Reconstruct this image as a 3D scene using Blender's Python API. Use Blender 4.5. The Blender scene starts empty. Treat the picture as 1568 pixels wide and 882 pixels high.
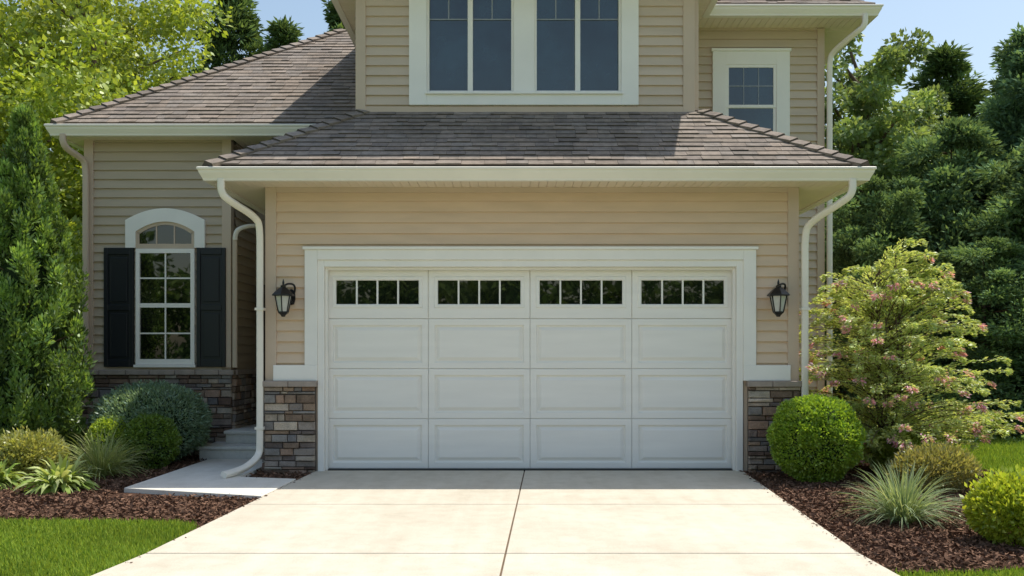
import bpy, math, random
import numpy as np
from mathutils import Vector
random.seed(7); rng=np.random.default_rng(7)
scene=bpy.context.scene
COL=scene.collection

# ------------------------------------------------------------ materials
def new_mat(name):
    m=bpy.data.materials.new(name); m.use_nodes=True
    nt=m.node_tree; nt.nodes.clear()
    out=nt.nodes.new('ShaderNodeOutputMaterial')
    return m,nt,out
def N(nt,t,**k):
    n=nt.nodes.new(t)
    for a,b in k.items(): setattr(n,a,b)
    return n
def coords(nt,scale=(1,1,1)):
    g=N(nt,'ShaderNodeNewGeometry')
    mp=N(nt,'ShaderNodeMapping'); mp.inputs['Scale'].default_value=scale
    nt.links.new(g.outputs['Position'],mp.inputs['Vector'])
    return mp.outputs['Vector']
def noise(nt,vec,scale,detail=4,rough=.55):
    n=N(nt,'ShaderNodeTexNoise'); n.inputs['Scale'].default_value=scale
    n.inputs['Detail'].default_value=detail; n.inputs['Roughness'].default_value=rough
    nt.links.new(vec,n.inputs['Vector']); return n.outputs['Fac']
def ramp(nt,fac,stops):
    r=N(nt,'ShaderNodeValToRGB'); e=r.color_ramp.elements
    while len(e)<len(stops): e.new(.5)
    for i,(p,c) in enumerate(stops):
        e[i].position=p; e[i].color=(*c,1)
    nt.links.new(fac,r.inputs['Fac']); return r.outputs['Color']
def mul(nt,a,b,fac=1.0,mode='MULTIPLY'):
    m=N(nt,'ShaderNodeMix',data_type='RGBA',blend_type=mode)
    m.inputs['Factor'].default_value=fac
    for s,i in ((a,6),(b,7)):
        if isinstance(s,tuple): m.inputs[i].default_value=(*s,1)
        else: nt.links.new(s,m.inputs[i])
    return m.outputs[2]
def surf(name,color,rough=.6,var=.12,nscale=3,bump=.0,bscale=60,stretch=(1,1,1),attr=False,spec=.4,dirt=0):
    m,nt,out=new_mat(name)
    p=N(nt,'ShaderNodeBsdfPrincipled'); p.inputs['Roughness'].default_value=rough
    p.inputs['Specular IOR Level'].default_value=spec
    v=coords(nt,stretch)
    f=noise(nt,v,nscale,4)
    c=ramp(nt,f,[(.3,(1-var,)*3),(.7,(1+var*.4,)*3)])
    if attr:
        a=N(nt,'ShaderNodeAttribute',attribute_name='Col'); base=a.outputs['Color']
        c=mul(nt,base,c)
    else: c=mul(nt,color,c)
    if dirt:
        f2=noise(nt,v,nscale*9,5,.7)
        c=mul(nt,c,ramp(nt,f2,[(.35,(1-dirt,)*3),(.6,(1,)*3)]))
    nt.links.new(c,p.inputs['Base Color'])
    if bump:
        b=N(nt,'ShaderNodeBump'); b.inputs['Strength'].default_value=bump; b.inputs['Distance'].default_value=.01
        nt.links.new(noise(nt,v,bscale,3),b.inputs['Height']); nt.links.new(b.outputs['Normal'],p.inputs['Normal'])
    nt.links.new(p.outputs[0],out.inputs[0]); return m
def leafmat(name,trans=.35,gloss=.05):
    m,nt,out=new_mat(name)
    a=N(nt,'ShaderNodeAttribute',attribute_name='Col')
    c=a.outputs['Color']
    d=N(nt,'ShaderNodeBsdfDiffuse'); nt.links.new(c,d.inputs[0]); cur=d.outputs[0]
    if trans:
        t=N(nt,'ShaderNodeBsdfTranslucent'); ct=mul(nt,c,(1.25,1.15,.55)); nt.links.new(ct,t.inputs[0])
        m1=N(nt,'ShaderNodeMixShader'); m1.inputs[0].default_value=trans
        nt.links.new(d.outputs[0],m1.inputs[1]); nt.links.new(t.outputs[0],m1.inputs[2]); cur=m1.outputs[0]
    if gloss:
        g=N(nt,'ShaderNodeBsdfGlossy'); g.inputs['Roughness'].default_value=.45; g.inputs['Color'].default_value=(.9,.95,.9,1)
        m2=N(nt,'ShaderNodeMixShader'); m2.inputs[0].default_value=gloss
        nt.links.new(cur,m2.inputs[1]); nt.links.new(g.outputs[0],m2.inputs[2]); cur=m2.outputs[0]
    nt.links.new(cur,out.inputs[0]); return m
def glassmat(name,base,refl,sc=1.6):
    m,nt,out=new_mat(name)
    d=N(nt,'ShaderNodeBsdfDiffuse'); 
    c=ramp(nt,noise(nt,coords(nt),sc,3),[(.35,tuple(x*.35 for x in base)),(.65,base)])
    nt.links.new(c,d.inputs[0])
    g=N(nt,'ShaderNodeBsdfGlossy'); g.inputs['Roughness'].default_value=.015
    b=N(nt,'ShaderNodeBump'); b.inputs['Strength'].default_value=.12; b.inputs['Distance'].default_value=.02
    nt.links.new(noise(nt,coords(nt),1.3,1),b.inputs['Height']); nt.links.new(b.outputs['Normal'],g.inputs['Normal'])
    mx=N(nt,'ShaderNodeMixShader'); mx.inputs[0].default_value=refl
    nt.links.new(d.outputs[0],mx.inputs[1]); nt.links.new(g.outputs[0],mx.inputs[2])
    nt.links.new(mx.outputs[0],out.inputs[0]); return m

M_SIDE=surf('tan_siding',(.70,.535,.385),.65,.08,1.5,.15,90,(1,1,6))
M_SIDE2=surf('upper_shade_siding',(.61,.495,.38),.65,.08,1.5,.15,90,(1,1,6))  # tan siding again, the upper block's dimmer light put into the colour
M_SIDE3=surf('wing_shade_siding',(.50,.41,.30),.65,.08,1.5,.15,90,(1,1,6))  # same tan siding, colour darkened for the shade on the left wing
M_TANTRIM=surf('tan_trim',(.59,.465,.35),.6,.06,2)
M_WHITE=surf('white_trim',(.89,.86,.80),.5,.05,2)
M_CREAM=surf('cream_gutter',(.87,.81,.70),.42,.05,1.5)
M_SOFF=surf('soffit_cream',(.82,.71,.56),.6,.06,2)
M_DOOR=surf('garage_door_white',(.90,.87,.81),.42,.04,1.2,.06,200,(1,1,8))
M_SHING=surf('asphalt_shingle',(1,1,1),.9,.22,1.2,.6,120,attr=True,spec=.2,dirt=.3)
M_STONE=surf('ledge_stone',(1,1,1),.85,.3,9,.8,45,attr=True,spec=.2,dirt=.3)
M_MORT=surf('mortar',(.14,.12,.10),.9,.2,8)
M_CAP=surf('stone_cap',(.38,.31,.26),.8,.2,7,.4,40)
M_BLACK=surf('black_shutter',(.012,.014,.018),.42,.1,4)
M_METAL=surf('black_metal',(.012,.012,.013),.35,.1,8)
M_BROWN=surf('brown_door',(.07,.045,.03),.5,.2,3)
M_CONC2=surf('step_concrete',(.70,.69,.63),.85,.12,3,.3,90,spec=.25,dirt=.1)
M_JOINT=surf('joint_dirt',(.15,.10,.06),.95,.3,6)
M_MULCH=surf('mulch_base',(.080,.043,.028),.95,.4,14,1,50,spec=.1)
M_CHIP=surf('mulch_chips',(1,1,1),.9,.3,20,attr=True,spec=.12)
M_GRASSG=surf('lawn_ground',(.12,.21,.035),.95,.3,2,1,60,spec=.05,dirt=.3)
M_BARK=surf('bark',(.16,.115,.08),.95,.35,12,1,30,(1,1,.3),spec=.1)
M_GLASS=glassmat('window_glass',(.020,.048,.068),.12)
M_GLASSD=glassmat('dark_glass',(.010,.014,.010),.11)
M_LGL=surf('lantern_glass',(.55,.55,.5),.15,.1,20)
M_LEAF=leafmat('leaves',.42); M_LEAFD=leafmat('conifer_leaves',.30,0); M_BLADE=leafmat('grass_blades',.38,0)
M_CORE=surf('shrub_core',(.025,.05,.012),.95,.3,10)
def concrete(name,base,k=1.0):
    m,nt,out=new_mat(name)
    p=N(nt,'ShaderNodeBsdfPrincipled'); p.inputs['Roughness'].default_value=.85; p.inputs['Specular IOR Level'].default_value=.25
    v=coords(nt)
    L=lambda a:tuple(1-(1-x)*k for x in a)
    c=mul(nt,base,ramp(nt,noise(nt,v,.7,5,.6),[(.3,L((.87,.86,.84))),(.7,(1.03,1.03,1.03))]))
    c=mul(nt,c,ramp(nt,noise(nt,v,4.5,6,.72),[(.36,L((.91,.90,.88))),(.56,(1,1,1))]))
    c=mul(nt,c,ramp(nt,noise(nt,v,85,3,.7),[(.33,L((.82,.81,.79))),(.48,(1,1,1))]))
    c=mul(nt,c,ramp(nt,noise(nt,coords(nt,(3.5,.35,1)),1.6,4,.6),[(.35,L((.94,.935,.92))),(.6,(1,1,1))]))
    nt.links.new(c,p.inputs['Base Color'])
    b=N(nt,'ShaderNodeBump'); b.inputs['Strength'].default_value=.3; b.inputs['Distance'].default_value=.006
    nt.links.new(noise(nt,coords(nt,(1,4,1)),60,3),b.inputs['Height']); nt.links.new(b.outputs['Normal'],p.inputs['Normal'])
    nt.links.new(p.outputs[0],out.inputs[0]); return m
M_CONC=concrete('driveway_concrete',(.645,.59,.485)); M_WALK=concrete('walkway_concrete',(.80,.76,.68),.8)

# ------------------------------------------------------------ mesh helpers
def empty(name,loc=(0,0,0)):
    e=bpy.data.objects.new(name,None); COL.objects.link(e); e.location=loc; e.empty_display_size=.2; return e
class MB:
    def __init__(s): s.v=[];s.f=[];s.c=[];s.sm=[]
    def face(s,pts,col=(1,1,1),smooth=False):
        b=len(s.v); s.v.extend([tuple(p) for p in pts]); s.f.append(tuple(range(b,b+len(pts)))); s.c.append(col); s.sm.append(smooth)
    def box(s,x0,x1,y0,y1,z0,z1,col=(1,1,1)):
        if x0>x1:x0,x1=x1,x0
        if y0>y1:y0,y1=y1,y0
        if z0>z1:z0,z1=z1,z0
        b=len(s.v)
        s.v+= [(x0,y0,z0),(x1,y0,z0),(x1,y1,z0),(x0,y1,z0),(x0,y0,z1),(x1,y0,z1),(x1,y1,z1),(x0,y1,z1)]
        for q in ((0,3,2,1),(4,5,6,7),(0,1,5,4),(1,2,6,5),(2,3,7,6),(3,0,4,7)):
            s.f.append(tuple(b+i for i in q)); s.c.append(col); s.sm.append(False)
    def prism(s,poly,z0,z1,col=(1,1,1)):
        n=len(poly); b=len(s.v)
        s.v+=[(x,y,z0) for x,y in poly]+[(x,y,z1) for x,y in poly]
        s.f.append(tuple(b+i for i in reversed(range(n)))); s.f.append(tuple(b+n+i for i in range(n)))
        for i in range(n):
            j=(i+1)%n; s.f.append((b+i,b+j,b+n+j,b+n+i))
        s.c+=[col]*(n+2); s.sm+=[False]*(n+2)
    def tube(s,pts,rad,seg=8,col=(1,1,1),square=False,cap=True,sx=1,sy=1):
        pts=[Vector(p) for p in pts]; n=len(pts)
        if not hasattr(rad,'__len__'): rad=[rad]*n
        T=[]
        for i in range(n):
            a=pts[max(0,i-1)]; b=pts[min(n-1,i+1)]; T.append((b-a).normalized())
        ref=Vector((1,0,0)) if abs(T[0].x)<.8 else Vector((0,1,0))
        U=(ref-T[0]*ref.dot(T[0])).normalized()
        b0=len(s.v)
        for i in range(n):
            U=(U-T[i]*U.dot(T[i])).normalized(); W=T[i].cross(U)
            for k in range(seg):
                a=2*math.pi*(k+.5)/seg; c,d=math.cos(a),math.sin(a)
                if square:
                    c=math.copysign(abs(c)**.45,c); d=math.copysign(abs(d)**.45,d)
                s.v.append(tuple(pts[i]+(U*c*sx+W*d*sy)*rad[i]))
        for i in range(n-1):
            for k in range(seg):
                k2=(k+1)%seg
                s.f.append((b0+i*seg+k,b0+i*seg+k2,b0+(i+1)*seg+k2,b0+(i+1)*seg+k)); s.c.append(col); s.sm.append(True)
        if cap:
            s.f.append(tuple(b0+k for k in reversed(range(seg)))); s.c.append(col); s.sm.append(False)
            s.f.append(tuple(b0+(n-1)*seg+k for k in range(seg))); s.c.append(col); s.sm.append(False)
    def obj(s,name,mat,parent=None,bevel=0,cols=False):
        me=bpy.data.meshes.new(name); me.from_pydata(s.v,[],s.f); me.update()
        me.polygons.foreach_set('use_smooth',s.sm)
        if cols:
            ca=me.color_attributes.new('Col','FLOAT_COLOR','CORNER')
            arr=np.concatenate([np.tile(np.array([*c,1.0]),(len(f),1)) for c,f in zip(s.c,s.f)]).astype(np.float32)
            ca.data.foreach_set('color',arr.ravel())
        me.materials.append(mat)
        o=bpy.data.objects.new(name,me); COL.objects.link(o)
        if parent: o.parent=parent
        if bevel:
            b=o.modifiers.new('b','BEVEL'); b.width=bevel; b.segments=2; b.limit_method='ANGLE'
        return o
def chaikin(p,it=2):
    p=[Vector(q) for q in p]
    for _ in range(it):
        r=[p[0]]
        for a,b in zip(p[:-1],p[1:]): r+= [a*.75+b*.25,a*.25+b*.75]
        r.append(p[-1]); p=r
    return p

def siding(mb,O,u,n,w,z0,z1,e=.128):
    O=np.array(O,float);u=np.array(u,float);n=np.array(n,float)
    k=math.floor(z0/e)
    while k*e<z1-1e-4:
        a=max(z0,k*e); b=min(z1,(k+1)*e)
        if b-a>.004:
            ha=.032-.029*(a-k*e)/e; hb=.032-.029*(b-k*e)/e
            def P(t,h,z): q=O+u*t+n*h; return (q[0],q[1],z)
            mb.face([P(0,ha,a),P(w,ha,a),P(w,hb,b),P(0,hb,b)])
            mb.face([P(0,0,a),P(w,0,a),P(w,ha,a),P(0,ha,a)])
        k+=1
SP=[(.34,.24,.17),(.42,.33,.25),(.24,.19,.165),(.56,.46,.36),(.33,.30,.27),(.22,.145,.11),(.42,.35,.30),(.60,.52,.42),(.30,.21,.15),(.42,.28,.20),(.28,.26,.25)]
def stones(mb,O,u,n,w,z0,z1):
    O=np.array(O,float);u=np.array(u,float);n=np.array(n,float)
    z=z0
    while z<z1-.01:
        h=random.choice([.035,.05,.06,.07,.09,.105]); 
        if z1-(z+h)<.035: h=z1-z
        x=0
        while x<w-.005:
            l=random.uniform(.08,.30)
            if w-(x+l)<.07: l=w-x
            pr=random.uniform(.03,.07); g=.004; ch=random.uniform(.006,.014)
            c=random.choice(SP); k=random.uniform(.75,1.2); c=tuple(v*k for v in c)
            def P(t,hh,zz): q=O+u*t+n*hh; return (q[0],q[1],zz)
            j=lambda:random.uniform(-.008,.008)
            bk=[(x+g,z+g),(x+l-g,z+g),(x+l-g,z+h-g),(x+g,z+h-g)]
            fr=[(x+g+ch+j(),z+g+ch*.6),(x+l-g-ch+j(),z+g+ch*.6+j()*.5),(x+l-g-ch+j(),z+h-g-ch*.6),(x+g+ch+j(),z+h-g-ch*.6+j()*.5)]
            B=[P(a,0,b) for a,b in bk]; Md=[P(a,pr-.012,b) for a,b in bk]; F=[P(a,pr+j(),b) for a,b in fr]
            mb.face(F,c)
            for i in range(4):
                i2=(i+1)%4; mb.face([B[i],B[i2],Md[i2],Md[i]],c); mb.face([Md[i],Md[i2],F[i2],F[i]],c)
            x+=l
        z+=h
def clip(poly,cl):
    out=poly
    for i in range(len(cl)):
        a=cl[i]; b=cl[(i+1)%len(cl)]; inp=out; out=[]
        if not inp: return []
        f=lambda p:(b[0]-a[0])*(p[1]-a[1])-(b[1]-a[1])*(p[0]-a[0])
        for k in range(len(inp)):
            p=inp[k]; q=inp[(k+1)%len(inp)]; fp,fq=f(p),f(q)
            if fp>=0: out.append(p)
            if fp*fq<0:
                t=fp/(fp-fq); out.append((p[0]+(q[0]-p[0])*t,p[1]+(q[1]-p[1])*t))
    return out
SH=[(.325,.27,.22),(.295,.245,.20),(.35,.29,.24),(.275,.23,.195),(.315,.27,.23),(.34,.275,.22)]
def shingles(mb,poly,u,e=.14):
    P=[Vector(p) for p in poly]; O=P[0]; u=Vector(u).normalized()
    nn=(P[1]-P[0]).cross(P[2]-P[0]).normalized()
    if nn.z<0: nn=-nn
    v=nn.cross(u).normalized()
    if v.z<0: v=-v; 
    uv=[((p-O).dot(u),(p-O).dot(v)) for p in P]
    ar=sum(uv[i][0]*uv[(i+1)%len(uv)][1]-uv[(i+1)%len(uv)][0]*uv[i][1] for i in range(len(uv)))
    if ar<0: uv=uv[::-1]
    W3=lambda a,b,h:O+u*a+v*b+nn*h
    mb.face([W3(a,b,0) for a,b in uv],(.10,.08,.07))
    u0=min(a for a,b in uv);u1=max(a for a,b in uv);v0=min(b for a,b in uv);v1=max(b for a,b in uv)
    k=0
    while v0+k*e<v1:
        a0=u0-random.uniform(0,.3); vb=v0+k*e
        while a0<u1:
            w=random.uniform(.12,.30); c=random.choice(SH); f=random.uniform(.89,1.10); c=tuple(x*f for x in c)
            hb=random.choice([.014,.017,.022]); dv=random.choice([0,0,.005])
            g=.0015
            q=clip([(a0+g,vb-dv if k else vb),(a0+w-g,vb-dv if k else vb),(a0+w-g,vb+e+.012),(a0+g,vb+e+.012)],uv)
            if len(q)>2:
                H=lambda b:hb+(.004-hb)*min(1,max(0,(b-vb)/(e+.012)))
                mb.face([W3(a,b,H(b)) for a,b in q],c)
                for i in range(len(q)):
                    p1=q[i];p2=q[(i+1)%len(q)]
                    mb.face([W3(*p1,-.001),W3(*p2,-.001),W3(*p2,H(p2[1])),W3(*p1,H(p1[1]))],tuple(x*.45 for x in c))
            a0+=w
        k+=1
def hipcap(mb,p0,p1,nA,nB,step=.19,w=.12):
    p0=Vector(p0);p1=Vector(p1);d=(p1-p0);L=d.length;d.normalize()
    sides=[]
    for n in (nA,nB):
        n=Vector(n).normalized(); s=n.cross(d).normalized()
        if s.z>0: s=-s
        sides.append((s,n))
    up=(sides[0][1]+sides[1][1]).normalized()
    t=0
    while t<L-.02:
        t2=min(L,t+step+.03); f=random.uniform(.8,1.1); c=tuple(x*f for x in random.choice(SH))
        for s,n in sides:
            A=p0+d*t+up*.055; B=p0+d*t2+up*.028
            C=p0+d*t2+s*w+n*.026; D=p0+d*t+s*w+n*.050; E=p0+d*t+s*w+n*.0
            mb.face([A,B,C,D],c); mb.face([D,C,C-n*.04,E],c); mb.face([A,D,E,p0+d*t],tuple(x*.4 for x in c))
        t+=step
GP=[(0,0),(.105,0),(.118,-.008),(.118,-.028),(.104,-.04),(.098,-.065),(.082,-.095),(.066,-.125),(.06,-.15),(0,-.15)]
def gutter(mb,path,z):
    n=len(path); offs=[]
    for i in range(n):
        ds=[]
        if i>0: d=Vector(path[i])-Vector(path[i-1]); ds.append(Vector((d.y,-d.x)).normalized())
        if i<n-1: d=Vector(path[i+1])-Vector(path[i]); ds.append(Vector((d.y,-d.x)).normalized())
        if len(ds)==2:
            m=(ds[0]+ds[1]); m=m/(1+ds[0].dot(ds[1])); offs.append(m)
        else: offs.append(ds[0])
    R=[[(path[i][0]+offs[i].x*o,path[i][1]+offs[i].y*o,z+h) for o,h in GP] for i in range(n)]
    for i in range(n-1):
        for k in range(len(GP)):
            k2=(k+1)%len(GP); mb.face([R[i][k],R[i][k2],R[i+1][k2],R[i+1][k]])
    mb.face(R[0]); mb.face(R[-1][::-1])

# ------------------------------------------------------------ HOUSE
H=empty('tan_siding_house')
sd=MB(); sd2=MB(); sd3=MB(); tr=MB(); wt=MB()
NX,NY=(1,0),(0,-1)
gx0,gx1=-2.92,3.395
siding(sd,(gx0+.13,0),(1,0),NY,(-2.45)-(gx0+.13),1.14,2.62)
siding(sd,(2.884,0),(1,0),NY,gx1-.13-2.884,1.14,2.62)
siding(sd,(gx0+.13,0),(1,0),NY,gx1-gx0-.26,2.62,3.38)
for x0,x1 in((gx0-.0,gx0+.13),(gx1-.13,gx1)): tr.box(x0,x1,-.04,.1,1.0,3.36)
tr.box(gx0+.13,gx1-.13,-.036,.0,3.30,3.36)
siding(sd,(gx0,4),(0,-1),(-1,0),3.9,0,3.38); siding(sd,(gx1,.1),(0,1),(1,0),3.0,0,3.38)
ux0,ux1=-2.02,2.36; UY=1.0
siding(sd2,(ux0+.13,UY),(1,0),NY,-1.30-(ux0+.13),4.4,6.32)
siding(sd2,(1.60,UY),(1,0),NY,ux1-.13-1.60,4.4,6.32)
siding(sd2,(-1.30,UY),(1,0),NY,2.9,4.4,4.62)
for x0,x1 in((ux0,ux0+.13),(ux1-.15,ux1)): tr.box(x0,x1,UY-.04,UY+.1,4.3,6.3)
tr.box(ux1,ux1+.06,UY+.02,UY+.1,4.3,6.3)
tr.box(ux0+.13,ux1-.15,UY-.038,UY,4.50,4.585)
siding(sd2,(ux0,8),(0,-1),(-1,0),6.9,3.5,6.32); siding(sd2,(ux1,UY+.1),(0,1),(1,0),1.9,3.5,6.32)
MY=3.0; mx1=4.71
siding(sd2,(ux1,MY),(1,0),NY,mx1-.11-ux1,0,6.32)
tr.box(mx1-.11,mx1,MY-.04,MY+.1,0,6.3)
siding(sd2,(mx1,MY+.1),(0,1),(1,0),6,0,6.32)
wx0,wx1=-5.99,-3.93; WY=2.0
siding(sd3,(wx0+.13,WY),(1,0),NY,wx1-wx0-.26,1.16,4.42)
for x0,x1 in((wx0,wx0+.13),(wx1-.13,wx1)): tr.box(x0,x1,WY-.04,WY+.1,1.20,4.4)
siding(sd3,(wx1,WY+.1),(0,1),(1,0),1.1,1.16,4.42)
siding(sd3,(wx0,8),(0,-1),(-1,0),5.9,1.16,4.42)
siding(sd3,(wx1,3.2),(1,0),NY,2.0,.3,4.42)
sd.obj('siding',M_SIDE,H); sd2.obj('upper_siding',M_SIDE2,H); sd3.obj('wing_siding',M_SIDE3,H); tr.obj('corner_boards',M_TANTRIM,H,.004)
core=MB()
core.box(gx0+.01,-2.3,.004,3.9,0,3.4); core.box(2.75,gx1-.01,.004,2.9,0,3.4); core.box(-2.3,2.75,.17,3.0,2.45,3.4)
core.box(-2.3,2.75,2.0,3.0,0,2.45)
core.box(ux0+.01,-1.2,UY+.003,4,3.4,6.3); core.box(1.5,ux1-.01,UY+.003,4,3.4,6.3); core.box(-1.2,1.5,UY+.003,4,3.4,4.7); core.box(-1.2,1.5,UY+.4,4,4.7,6.3)
core.box(ux0+.02,mx1-.01,MY+.004,9,0,6.3)
core.box(wx0+.01,wx1-.01,WY+.003,8,0,4.4); core.box(wx1-.01,ux0+.01,3.204,8,0,4.4)
core.obj('wall_core',M_TANTRIM,H)

st=MB()
stones(st,(gx0-.005,-.03),(1,0),NY,.60,-.04,1.00)
stones(st,(gx0-.005,.35),(0,-1),(-1,0),.38,-.04,1.00)
stones(st,(2.79,-.03),(1,0),NY,.61,-.04,1.00)
stones(st,(gx1+.005,-.03),(0,1),(1,0),.38,-.04,1.00)
stones(st,(wx0-.02,WY-.03),(1,0),NY,wx1-wx0+.04,-.04,1.10)
stones(st,(wx1+.01,WY-.03),(0,1),(1,0),1.2,.3,1.10)
stones(st,(wx0-.01,6),(0,-1),(-1,0),4.0,-.04,1.10)
st.obj('stone_veneer',M_STONE,H,cols=True)
mo=MB(); mo.box(gx0-.005,-2.325,-.028,.3,-.05,1.0); mo.box(2.795,gx1+.005,-.028,.3,-.05,1.0); mo.box(wx0-.01,wx1+.008,WY-.028,WY+.1,-.05,1.1)
mo.obj('stone_backing',M_MORT,H)
cp=MB()
def caprow(x0,x1,y0,y1,z0,z1):
    x=x0
    while x<x1-.01:
        l=random.uniform(.28,.4)
        if x1-x-l<.15:l=x1-x
        cp.box(x+.003,x+l-.003,y0,y1,z0,z1+random.uniform(-.004,.004)); x+=l
caprow(gx0-.06,-2.30,-.12,.0,1.0,1.065); caprow(2.77,gx1+.06,-.12,.0,1.0,1.065)
caprow(wx0-.08,wx1+.06,WY-.12,WY,1.10,1.17)
cp.box(wx1,wx1+.08,WY+.002,3.2,1.10,1.17)
cp.obj('stone_caps',M_CAP,H,.008)

wt.box(-2.45,-2.30,-.06,.0,1.255,2.62); wt.box(2.735,2.884,-.06,.0,1.255,2.62)
wt.box(-2.30,2.735,-.06,.0,2.50,2.62)
wt.box(-2.47,2.905,-.085,-.0,2.62,2.655)
wt.box(-2.30,-2.225,-.035,.16,-.01,2.50); wt.box(2.659,2.735,-.035,.16,-.01,2.50)
wt.box(-2.225,2.659,-.035,.16,2.42,2.50)
wt.box(-2.82,-2.30,-.065,.0,1.07,1.255); wt.box(2.735,3.29,-.065,.0,1.07,1.255)
wt.box(-2.225,-2.195,.03,.10,0,2.42); wt.box(2.629,2.659,.03,.10,0,2.42); wt.box(-2.195,2.629,.03,.10,2.39,2.42)
wt.obj('garage_trim',M_WHITE,H,.005)
th=MB(); th.box(-2.225,2.659,.05,.2,-.02,.012); th.obj('door_threshold',M_METAL,H)

GD=empty('garage_door'); GD.parent=H
dp=MB(); dy=.12
dx0,dx1=-2.225,2.659; cw=(dx1-dx0)/4; rh=2.40/4
def rings(mb,x0,x1,z0,z1,prof,fill=True):
    prev=None
    for (ins,y) in prof:
        r=[(x0+ins,y,z0+ins),(x1-ins,y,z0+ins),(x1-ins,y,z1-ins),(x0+ins,y,z1-ins)]
        if prev:
            for i in range(4):
                j=(i+1)%4; mb.face([prev[i],prev[j],r[j],r[i]])
        prev=r
    if fill: mb.face(prev)
gl=MB()
for r in range(4):
    z0=.01+r*rh; z1=z0+rh
    for c in range(4):
        x0=dx0+c*cw; x1=x0+cw
        if r<3:
            prof=[(0.0,dy+.020),(.003,dy+.004),(.011,dy)]
            rings(dp,x0,x1,z0,z1,prof+[(.075,dy),(.081,dy+.026),(.094,dy+.028),(.130,dy+.005),(.138,dy+.002)])
        else:
            wz0,wz1=1.985,2.27; wx_0,wx_1=x0+.115,x1-.115
            R0=[(x0,dy+.020,z0),(x1,dy+.020,z0),(x1,dy+.020,z1),(x0,dy+.020,z1)]
            R1=[(x0+.009,dy,z0+.009),(x1-.009,dy,z0+.009),(x1-.009,dy,z1-.009),(x0+.009,dy,z1-.009)]
            def RR(e,y): return [(wx_0-e,y,wz0-e),(wx_1+e,y,wz0-e),(wx_1+e,y,wz1+e),(wx_0-e,y,wz1+e)]
            seq=[R0,R1,RR(.045,dy),RR(.04,dy-.012),RR(.012,dy-.014),RR(0,dy-.004),RR(0,dy+.03)]
            for A,B in zip(seq[:-1],seq[1:]):
                for i in range(4):
                    j=(i+1)%4; dp.face([A[i],A[j],B[j],B[i]])
            gl.face(RR(0,dy+.02))
            pw=(wx_1-wx_0)/4
            for i in (1,2,3): dp.box(wx_0+pw*i-.010,wx_0+pw*i+.010,dy-.006,dy+.018,wz0,wz1)
dp.obj('door_panels',M_DOOR,GD); gl.obj('door_glass',M_GLASSD,GD)
bk=MB(); bk.box(dx0,dx1,dy+.034,dy+.05,0,2.42); bk.obj('door_backing',M_METAL,GD)
ws=MB(); ws.box(dx0+.01,dx1-.01,dy-.002,dy+.02,-.0,.014); ws.obj('weather_seal',M_METAL,GD)

W=empty('upper_window'); W.parent=H
a=MB(); g=MB(); mt=MB()
y0=UY-.06;
a.box(-1.328,-1.10,y0,UY+.02,4.60,6.25); a.box(1.41,1.632,y0,UY+.02,4.60,6.25)
a.box(-1.10,1.41,y0,UY+.02,4.60,4.75); a.box(0.02,.29,y0,UY+.02,4.75,6.1); a.box(-1.10,1.41,y0,UY+.02,6.1,6.25)
a.box(-1.12,1.43,y0-.03,y0,4.735,4.765)
for x0,x1 in((-1.10,.02),(.29,1.41)):
    xm=(x0+x1)/2
    for q in ((x0,x0+.03),(x1-.03,x1),(xm-.033,xm+.033)): a.box(q[0],q[1],UY-.02,UY+.08,4.75,6.1)
    for l,r in((x0+.03,xm-.033),(xm+.033,x1-.03)):
        a.box(l,r,UY-.02,UY+.08,4.75,4.795); a.box(l,r,UY-.02,UY+.08,6.05,6.1)
        g.face([(l,UY+.05,4.795),(r,UY+.05,4.795),(r,UY+.05,6.05),(l,UY+.05,6.05)])
        m2=(l+r)/2
        mt.box(l,r,UY+.035,UY+.048,5.728,5.742); mt.box(m2-.007,m2+.007,UY+.035,UY+.048,5.742,6.05)
a.obj('window_frame',M_WHITE,W,.004); g.obj('glass',M_GLASS,W); mt.obj('muntins',surf('muntin_grey',(.30,.33,.36),.5,.05,3),W)
W=empty('side_window'); W.parent=H
a=MB(); g=MB(); ya=MY-.06; mt=MB()
a.box(3.02,3.22,ya,MY,4.50,5.95); a.box(3.98,4.18,ya,MY,4.50,5.95); a.box(3.22,3.98,ya,MY,5.75,5.95); a.box(3.22,3.98,ya,MY,4.50,4.70)
a.box(3.00,4.20,ya-.02,MY,5.95,5.99)
for z0,z1,yy in((4.70,5.14,.0),(5.10,5.75,-.012)):
    a.box(3.22,3.265,ya+.02+yy,MY,z0,z1); a.box(3.935,3.98,ya+.02+yy,MY,z0,z1); a.box(3.265,3.935,ya+.02+yy,MY,z0,z0+.045); a.box(3.265,3.935,ya+.02+yy,MY,z1-.045,z1)
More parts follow.
